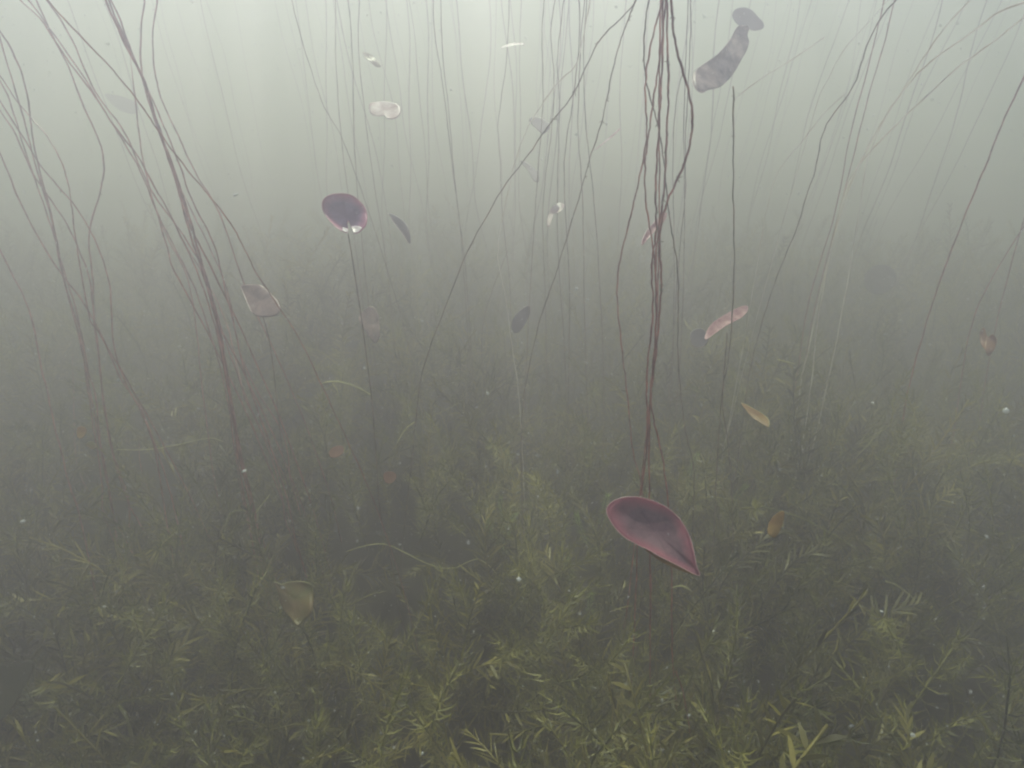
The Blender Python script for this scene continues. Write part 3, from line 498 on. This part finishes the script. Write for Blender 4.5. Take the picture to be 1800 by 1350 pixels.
for i in range(2900 + 24):
    shade_raft = i < 1700; big = i % 2 == 0 if shade_raft else i % 5 == 0  # dense near cover placed to darken the bed and water below
    y = rp_.uniform(0.45, 2.4) if shade_raft else rp_.uniform(0.5, 7.0)
    x = rp_.uniform(-1.7, 1.7) if shade_raft else rp_.uniform(-3.6, 3.6)
    r = rp_.uniform(.05, .12) if big else rp_.uniform(.006, .03)
    if i >= 2900: big = True; y = rp_.uniform(2.7, 4.6); x = rp_.uniform(-2.2, 1.6); r = rp_.uniform(.09, .16)      # looser pads farther out break the light into shafts
    elif not shade_raft and (y > 2.6 or rp_.random() > .6): continue
    if any((x - u) ** 2 + (y - v_) ** 2 < (r + q) ** 2 for u, v_, q in used) or any((x - u) ** 2 + (y - v_) ** 2 < (r + .07) ** 2 for u, v_ in open_): continue
    used.append((x, y, r)); float_leaf(x, y, r, rp_.uniform(0, 6.28), 26 if big else 10, .25 if big else .02)
fp = link('floating_shade_leaves', mesh('floating_shade_leaves', V, F), M_padtop); tag(fp, 'unseen lily pads and leaf bits added overhead to shade and dapple the light', 'floating leaves', kind='stuff')

# ------------------------------------------------------------------ weed bed
def ribbon(P, W, N):
    """points, half widths and side vectors -> verts, quads of a flat leaf"""
    V = []; F = []
    for p, w_, s_ in zip(P, W, N): V += [p - s_ * w_, p + s_ * w_]
    for i in range(len(P) - 1): F.append((2 * i, 2 * i + 1, 2 * i + 3, 2 * i + 2))
    return V, F
def pond_shoot(seed, length=0.42, nleaf=26, ll=0.055, lw=0.0032, bend=0.5, open_=55, droop=0.35):
    """a fern like pondweed shoot along +Z, bending to +X, leaves in two ranks: (leaf verts, leaf quads, stem path)"""
    r_ = random.Random(seed); path = []; ns = 14
    p = Vector((0, 0, 0)); a = 0
    wob = r_.uniform(-.2, .2)
    for i in range(ns + 1):
        path.append(p.copy()); t = i / ns
        a = bend * t * 1.5 + 0.12 * math.sin(6 * t + seed)
        p = p + Vector((math.sin(a), wob * 0.3 * math.sin(4 * t), math.cos(a))) * (length / ns)
    V, F = [], []
    for k in range(nleaf):
        t = 0.12 + 0.88 * (k / nleaf) ** 0.9; f = t * ns; i = min(int(f), ns - 1)
        b = path[i].lerp(path[i + 1], f - i); tg = (path[i + 1] - path[i]).normalized()
        side = Vector((0, 1 if k % 2 else -1, 0)); side = (side - tg * side.dot(tg)).normalized()
        side = (side + tg.cross(side) * r_.gauss(0, 0.35)).normalized()
        op = R(open_ * (1.1 - 0.55 * t) + r_.gauss(0, 9)); L_ = ll * (0.65 + 0.5 * math.sin(math.pi * min(1, t * 1.1))) * r_.uniform(.75, 1.15)
        d = tg * math.cos(op) + side * math.sin(op); wv = d.cross(tg.cross(side)).normalized()
        nv = d.cross(wv).normalized(); tw = r_.gauss(0, .5); sv = (wv * math.cos(tw) + nv * math.sin(tw)).normalized()
        q = b.copy(); P = []; Ws = []
        for j in range(5):
            s = j / 4; P.append(q.copy()); Ws.append(lw * (0.45, 1, 1.05, 0.8, 0.12)[j] * (0.9 + .2 * r_.random()))
            dd = d + side * droop * s * 0.5 + Vector((0, 0, -1)) * droop * s * s
            q = q + dd.normalized() * (L_ / 4)
        v, f_ = ribbon(P, Ws, [sv] * 5); b0 = len(V); V += v; F += [tuple(b0 + e for e in g_) for g_ in f_]
    return V, F, path
def milfoil(seed, length=0.16, whorls=20, nl=0.016, bend=0.5):
    r_ = random.Random(seed); path = []; p = Vector((0, 0, 0)); ns = whorls
    for i in range(ns + 1):
        path.append(p.copy()); t = i / ns; a = bend * t + .15 * math.sin(5 * t + seed)
        p = p + Vector((math.sin(a), .1 * math.sin(3 * t + seed), math.cos(a))) * (length / ns) * (1.15 - .6 * t)
    V, F = [], []
    for i in range(2, ns + 1):
        t = i / ns; tg = (path[i] - path[i - 1]).normalized(); u = tg.orthogonal().normalized(); w2 = tg.cross(u)
        nn = r_.randrange(6, 9); a0 = r_.random() * 6
        for k in range(nn):
            a = a0 + 2 * math.pi * k / nn + r_.gauss(0, .12); s = u * math.cos(a) + w2 * math.sin(a)
            L_ = nl * (1.05 - .45 * t ** 3) * r_.uniform(.75, 1.15); up_ = .35 + 1.2 * t ** 4
            P = [path[i], path[i] + (s + tg * up_ * .4) * L_ * .5, path[i] + (s + tg * up_) * L_ * .93]
            sv = s.cross(tg).normalized(); sv = (sv + tg * r_.gauss(0, .6)).normalized()
            v, f_ = ribbon(P, [.0006, .0008, .0002], [sv] * 3); b0 = len(V); V += v; F += [tuple(b0 + e for e in g_) for g_ in f_]
    return V, F, path
def to_np(V, F): return np.array([tuple(v) for v in V], np.float32), np.array(F, np.int32)
def with_stem(V, F, path, rad):
    v, f = tube(path[::2], rad, 4); f = [q for q in f if len(q) == 4]
    b = len(V); return V + v, F + [tuple(b + e for e in q) for q in f]
protos = [to_np(*with_stem(*pond_shoot(s, length=.26 + .04 * (s % 5), nleaf=34 + s % 8, ll=.036 + .007 * (s % 4), lw=.0013 + .0005 * (s % 3), bend=.35 + .25 * (s % 4), open_=45 + 8 * (s % 3)), .0015)) for s in range(9)]
pmil = [to_np(*with_stem(*milfoil(s, .18 + .03 * (s % 3), 22, .017, .5), .0011)) for s in range(4)]
def scatter(protos, places):
    Vs, Qs, b = [], [], 0
    for (x, y, z, rz, lean, la, sc_, k) in places:
        v, q = protos[k]; v = v * sc_
        c, s = math.cos(rz), math.sin(rz); v = np.stack([v[:, 0] * c - v[:, 1] * s, v[:, 0] * s + v[:, 1] * c, v[:, 2]], 1)
        c, s = math.cos(lean), math.sin(lean); ca, sa = math.cos(la), math.sin(la)   # lean over towards the direction la
        a = v[:, 0] * ca + v[:, 1] * sa; bb = -v[:, 0] * sa + v[:, 1] * ca
        a2 = a * c + v[:, 2] * s; z2 = -a * s + v[:, 2] * c
        v = np.stack([a2 * ca - bb * sa + x, a2 * sa + bb * ca + y, z2 + z], 1)
        Vs.append(v); Qs.append(q + b); b += len(v)
    return np.concatenate(Vs), np.concatenate(Qs)
def clump(x, y):                          # where the bed is thick (1) and where it opens (0)
    v = 0.5 + 0.35 * math.sin(2.9 * x + 1.3 * y + .6) * math.cos(2.3 * y - 1.1 * x) + 0.3 * math.sin(6.1 * x - 3.7 * y + 1.1) * math.sin(5.2 * y + 2.0 * x)
    for hx, hy, hr in ((-0.06, 0.58, 0.19), (0.80, 0.64, 0.22), (-0.60, 0.60, 0.15), (0.22, 0.86, 0.11), (-0.30, 0.92, 0.13), (-1.2, 1.3, 0.25), (0.50, 0.46, 0.12)):
        dd = math.hypot(x - hx, y - hy) / hr
        v -= 0.5 * math.exp(-dd * dd)
    return v
r3 = random.Random(42); places = []; moss = []
def spot():
    y = 0.22 + 3.3 * r3.random() ** 1.15; xw = 0.5 + y * 1.15; return r3.uniform(-xw, xw), y
while len(places) < 3600:
    x, y = spot(); c = clump(x, y)
    if r3.random() > c * 1.1 + .10: continue
    la = r3.gauss(0.3, 1.3) if x > 0.1 else r3.uniform(-3.1, 3.1)
    places.append((x, y, hills(x, y) - .02, r3.uniform(0, 6.28), abs(r3.gauss(.45, .35)), la, r3.uniform(.7, 1.3) * (0.7 + .45 * min(c, 1)), r3.randrange(9)))
while len(moss) < 4200:
    x, y = spot(); c = clump(x, y)
    if r3.random() > c * 1.0 + .22: continue
    moss.append((x, y, hills(x, y) + r3.uniform(-.02, .10), r3.uniform(0, 6.28), abs(r3.gauss(.3, .3)), r3.uniform(-3, 3), r3.uniform(.8, 1.7), r3.randrange(5)))
V, Q = scatter(protos, places)
pmoss = [to_np(*with_stem(*milfoil(70 + s, .16 + .03 * s, 15, .021, .6), .0011)) for s in range(5)]
V2, Q2 = scatter(pmoss, moss)
mo_ = link('milfoil_carpet', fast_mesh('milfoil_carpet', V2, Q2), M_moss); tag(mo_, 'soft mossy green milfoil growing through the pondweed bed', 'milfoil', kind='stuff')
bed = link('pondweed_bed', fast_mesh('pondweed_bed', V, Q), M_weed)
tag(bed, 'dense olive pondweed carpet covering the pond floor', 'pondweed', kind='stuff')

# single shoots one can tell apart in the photograph: pixel of the tip, metres off, heading of the lean in the picture (degrees, 90 = up), length
def shoot_at(px, py, Y, ang, length, label, grp, kind, seed, **kw):
    tip = at(px, py, Y)
    if kind == 'milfoil': V, F, path = milfoil(seed, length, **kw); mt, nm, ct = M_green, 'milfoil_sprig', 'milfoil'
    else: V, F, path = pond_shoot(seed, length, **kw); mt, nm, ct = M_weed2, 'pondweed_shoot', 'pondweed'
    end = path[-1] - path[0]
    want = (rt * math.cos(R(ang)) + up * math.sin(R(ang)) + fw * -0.15).normalized()
    rot = end.normalized().rotation_difference(want).to_matrix()
    off = tip - rot @ path[-1]
    if off.z < 0.0: off.z = 0.0
    root = empty(nm, off); tag(root, label, ct, grp)
    link('leaves', mesh('leaves', [rot @ v for v in V], F), mt, root)
    ext = [rot @ p for p in path]
    foot = ext[0]
    if off.z + foot.z > 0.05: ext = [Vector((foot.x * 1.0, foot.y + .03, -off.z + .01)), Vector((foot.x, foot.y + .015, (foot.z - off.z) * .5))] + ext
    v, f = tube(crom(ext, 2), .0014, 5); link('stalk', mesh('stalk', v, f), M_weedstem, root)
    return root
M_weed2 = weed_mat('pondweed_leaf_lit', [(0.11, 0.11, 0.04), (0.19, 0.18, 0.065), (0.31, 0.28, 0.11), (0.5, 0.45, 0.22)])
GM = 'bright green milfoil sprigs'
for a in [(880,876,1.22,100,.15,'tallest bright green milfoil sprig below the centre','m',1),(905,905,1.15,70,.14,'bright milfoil sprig leaning right, just right of the tallest','m',2),
          (858,920,1.10,120,.12,'bright milfoil sprig leaning left, below the tallest','m',3),(1014,906,1.12,125,.16,'long bright milfoil sprig trailing left of the large purple leaf','m',4),
          (996,985,1.02,115,.10,'small bright milfoil sprig under the trailing one','m',5),(885,790,1.45,110,.14,'dim milfoil sprig farthest back, over the tallest','m',6),
          (1068,872,1.2,80,.10,'milfoil sprig touching the left rim of the large purple leaf','m',7),(1225,800,1.3,80,.12,'milfoil sprig at the kink of the outermost thick bundle stem','m',8),
          (1040,1045,.98,95,.10,'low dim milfoil sprig straight below the small bright one','m',9),(1310,735+120,1.25,70,.12,'dim milfoil sprig right of the thick bundle','m',10)]:
    shoot_at(a[0], a[1], a[2], a[3], a[4], a[5], GM, 'milfoil', a[7])
GP = 'fern like pondweed shoots standing out of the bed'
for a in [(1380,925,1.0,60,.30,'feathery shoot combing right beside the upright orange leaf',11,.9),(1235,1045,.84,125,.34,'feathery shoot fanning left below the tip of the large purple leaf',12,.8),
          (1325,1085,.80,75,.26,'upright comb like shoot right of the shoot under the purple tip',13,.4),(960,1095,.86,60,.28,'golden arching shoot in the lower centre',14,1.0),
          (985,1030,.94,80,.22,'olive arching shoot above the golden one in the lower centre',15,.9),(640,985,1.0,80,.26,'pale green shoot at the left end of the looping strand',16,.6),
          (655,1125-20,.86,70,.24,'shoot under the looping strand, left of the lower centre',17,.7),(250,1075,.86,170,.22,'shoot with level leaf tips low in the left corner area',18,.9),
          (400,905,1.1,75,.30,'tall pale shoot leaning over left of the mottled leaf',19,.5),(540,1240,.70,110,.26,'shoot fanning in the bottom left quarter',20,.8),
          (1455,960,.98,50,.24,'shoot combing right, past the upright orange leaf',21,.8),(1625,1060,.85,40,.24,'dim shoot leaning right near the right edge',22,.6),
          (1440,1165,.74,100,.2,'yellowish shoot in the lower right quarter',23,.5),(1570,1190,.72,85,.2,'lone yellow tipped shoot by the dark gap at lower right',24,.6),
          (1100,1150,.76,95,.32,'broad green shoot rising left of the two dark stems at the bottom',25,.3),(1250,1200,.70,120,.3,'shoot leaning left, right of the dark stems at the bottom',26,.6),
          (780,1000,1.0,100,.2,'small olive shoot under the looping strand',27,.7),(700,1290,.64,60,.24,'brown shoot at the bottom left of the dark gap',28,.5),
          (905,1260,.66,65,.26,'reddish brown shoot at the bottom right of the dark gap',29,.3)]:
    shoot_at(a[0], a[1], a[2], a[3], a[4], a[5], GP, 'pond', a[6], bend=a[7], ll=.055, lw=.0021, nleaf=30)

# pale strands and blades lying over the weed
GS = 'pale strands lying over the weed'
def strand(label, pts, Y0, Y1, mm=0.8, mat=None, flat=0.5):
    n = len(pts); P = [at(x, y, Y0 + (Y1 - Y0) * i / (n - 1)) for i, (x, y) in enumerate(pts)]
    Q = crom(P, 6); V, F = tube(Q, [mm * 1.35 / 1000 * (0.5 + 0.8 * math.sin(math.pi * min(1, .15 + .8 * i / len(Q)))) for i in range(len(Q))], 6, flat)
    o = link('grass_blade', mesh('grass_blade', V, F), mat or M_pale); tag(o, label, 'grass blade', GS); return o
M_pale2 = leaf_mat('pale_olive', (0.34, 0.35, 0.12), (0.58, 0.55, 0.24), 30, 0.4, 0.5, veins=False)
strand('arched pale blade crossing the notched pad stem', [(562,676),(575,671),(595,671),(615,676),(635,684),(652,694)], 1.25, 1.2, 1.1)
strand('short pale sliver hanging from the arched blade', [(585,674),(592,684),(594,694)], 1.25, 1.25, .8)
strand('olive sliver sloping left from the arched blade', [(588,674),(576,684),(566,692),(560,704)], 1.27, 1.27, .9, M_pale2)
strand('long level pale strand behind the two left bundles', [(205,790),(240,791),(270,789),(310,782),(350,773),(372,770),(392,776)], 1.3, 1.3, .8)
strand('long looping pale strand in the lower centre', [(608,970),(635,961),(665,956),(688,960),(715,973),(745,988),(775,998),(800,998),(822,988),(840,983),(858,993),(872,1008),(885,1028),(897,1046)], 1.05, .98, .8)
strand('short pale blade leaving the lower end of the long wavy stem', [(728,742),(715,752),(705,766),(697,780)], 1.3, 1.3, 1.0)
strand('dim olive blade sloping up right of the long wavy stem', [(757,733),(780,722),(800,712),(812,704)], 1.4, 1.5, 1.1, M_pale2)
strand('long faint strand running right from behind the large purple leaf', [(1230,874),(1260,875),(1300,881),(1350,893),(1400,907),(1440,926),(1490,955),(1530,985),(1570,1022),(1605,1055),(1650,1080)], 1.1, .9, .8, M_pale2)
strand('short bright blade lying on the long faint strand', [(1556,1021),(1575,1028),(1592,1040),(1608,1054)], .9, .9, .9)
strand('bright arched blade in the lower right quarter', [(1375,1125),(1405,1175),(1425,1184),(1450,1200),(1475,1228),(1500,1262),(1520,1290),(1535,1312)], .76, .68, .9)
strand('bent pale blade standing left of the mottled leaf', [(475,868),(462,885),(450,902),(440,930)], 1.15, 1.12, 1.0)
strand('tall folded olive blade left of the mottled leaf', [(437,898),(415,898),(403,906),(395,930),(385,965),(377,1000),(372,1020)], 1.08, 1.0, 1.6, M_pale2)
strand('low arched strand under the tall folded blade', [(325,1081),(350,1076),(385,1073),(415,1077),(445,1088),(462,1096)], .92, .92, .8, M_pale2)
strand('short pale blade tilted up beside the dark stems at the bottom', [(1107,1266),(1120,1252),(1134,1236)], .68, .68, 1.3)
strand('broad green blade rising from the bottom edge left of the dark stems', [(1052,1190),(1062,1235),(1074,1280),(1085,1320),(1095,1360)], .68, .62, 2.6, M_pale2, .35)
strand('thick olive blade curving down to the bottom edge at left', [(208,1240),(222,1262),(230,1290),(232,1320),(230,1355)], .66, .62, 1.8, M_pale2)
strand('short pale strand lying level at the far left edge', [(-5,949),(30,950),(55,949),(80,947)], 1.15, 1.15, .8)
strand('pale blade arching just under the tip of the large purple leaf', [(1182,1033),(1196,1030),(1208,1034),(1216,1040)], .9, .9, 1.1)
strand('faint straight strand sloping up in the right half', [(1500,808),(1520,788),(1545,762),(1578,738)], 1.3, 1.4, .9, M_pale2)
strand('tiny pale twig floating right of the pale pink leaf', [(1366,632),(1376,634),(1388,637),(1398,640)], 1.2, 1.2, .8)

# ------------------------------------------------------------------ silt and motes hanging in the water
r4 = random.Random(9); V, F = [], []
def blob(c, r, seed):
    q = random.Random(seed); ax = Vector((q.gauss(0, 1), q.gauss(0, 1), q.gauss(0, 1))).normalized(); st_ = q.choice((1, 1, 1.3, 1.8, 2.6))
    b = len(V); n1, n2 = 4, 6
    V.append(c + Vector((0, 0, r)))
    for i in range(1, n1):
        for j in range(n2):
            t, a = math.pi * i / n1, 2 * math.pi * j / n2
            V.append(c + Vector((math.sin(t) * math.cos(a), math.sin(t) * math.sin(a), math.cos(t))) * r * q.uniform(.7, 1.2))
    V.append(c - Vector((0, 0, r)))
    for k in range(b, len(V)):
        d = V[k] - c; V[k] = c + (d + ax * d.dot(ax) * (st_ - 1)) / st_ ** .4
    for j in range(n2): F.append((b, b + 1 + j, b + 1 + (j + 1) % n2))
    for i in range(n1 - 2):
        for j in range(n2):
            a = b + 1 + i * n2 + j; d = b + 1 + i * n2 + (j + 1) % n2; F.append((a, a + n2, d + n2, d))
    e = len(V) - 1
    for j in range(n2): F.append((e, e - n2 + (j + 1) % n2, e - n2 + j))
for i in range(7500):
    d = 0.30 + 1.5 * r4.random() ** 0.8; px, py = r4.uniform(-150, 1950), r4.uniform(-150, 1500)
    p = deep(px, py, d)
    if not (0.1 < p.z < SURF - .02): continue
    blob(p, abs(r4.gauss(0, .00026)) + .00050 * d, i)
mo = link('silt_motes', mesh('silt_motes', V, F), M_mote); tag(mo, 'fine white specks of silt hanging all through the water', 'silt', kind='stuff')
GB = 'bright specks drifting close to the lens'
for i, (px, py, rp, lab) in enumerate([(912,1018,5,'round bright speck drifting above the golden arching shoot'),(1768,722,7,'oval bright speck drifting close to the right edge'),(415,342,4,'bright speck drifting left of the notched pad'),
        (429,828,4,'bright speck drifting low beside the thickest slanting stem'),(1534,708,3.2,'small bright speck drifting right of the yellow orange leaf tip'),(857,692,3.5,'bright speck drifting right of the long wavy stem, upper of two'),(838,716,3,'bright speck drifting right of the long wavy stem, lower of two'),
        (1014,508,4,'bright speck drifting right of the centre cluster, upper of two'),(1033,527,3.2,'bright speck drifting right of the centre cluster, lower of two'),(1605,1292,5,'bright speck drifting over the dark gap at lower right'),(980,830,3,'bright speck drifting above the dim milfoil sprig'),
        (40,916,4,'bright speck drifting at the left edge over the weed'),(1550,1075,4,'dim large speck drifting over the long faint strand'),(302,1220,4,'pale speck drifting over the weed at lower left')]):
    V, F = [], []; d = .5 + .05 * (i % 5); c = deep(px, py, d); blob(Vector((0, 0, 0)), rp * 0.8 * d / FPX, 5000 + i)
    o = link('silt_speck', mesh('silt_speck', V, F), M_mote); o.location = c; tag(o, lab, 'speck', GB)
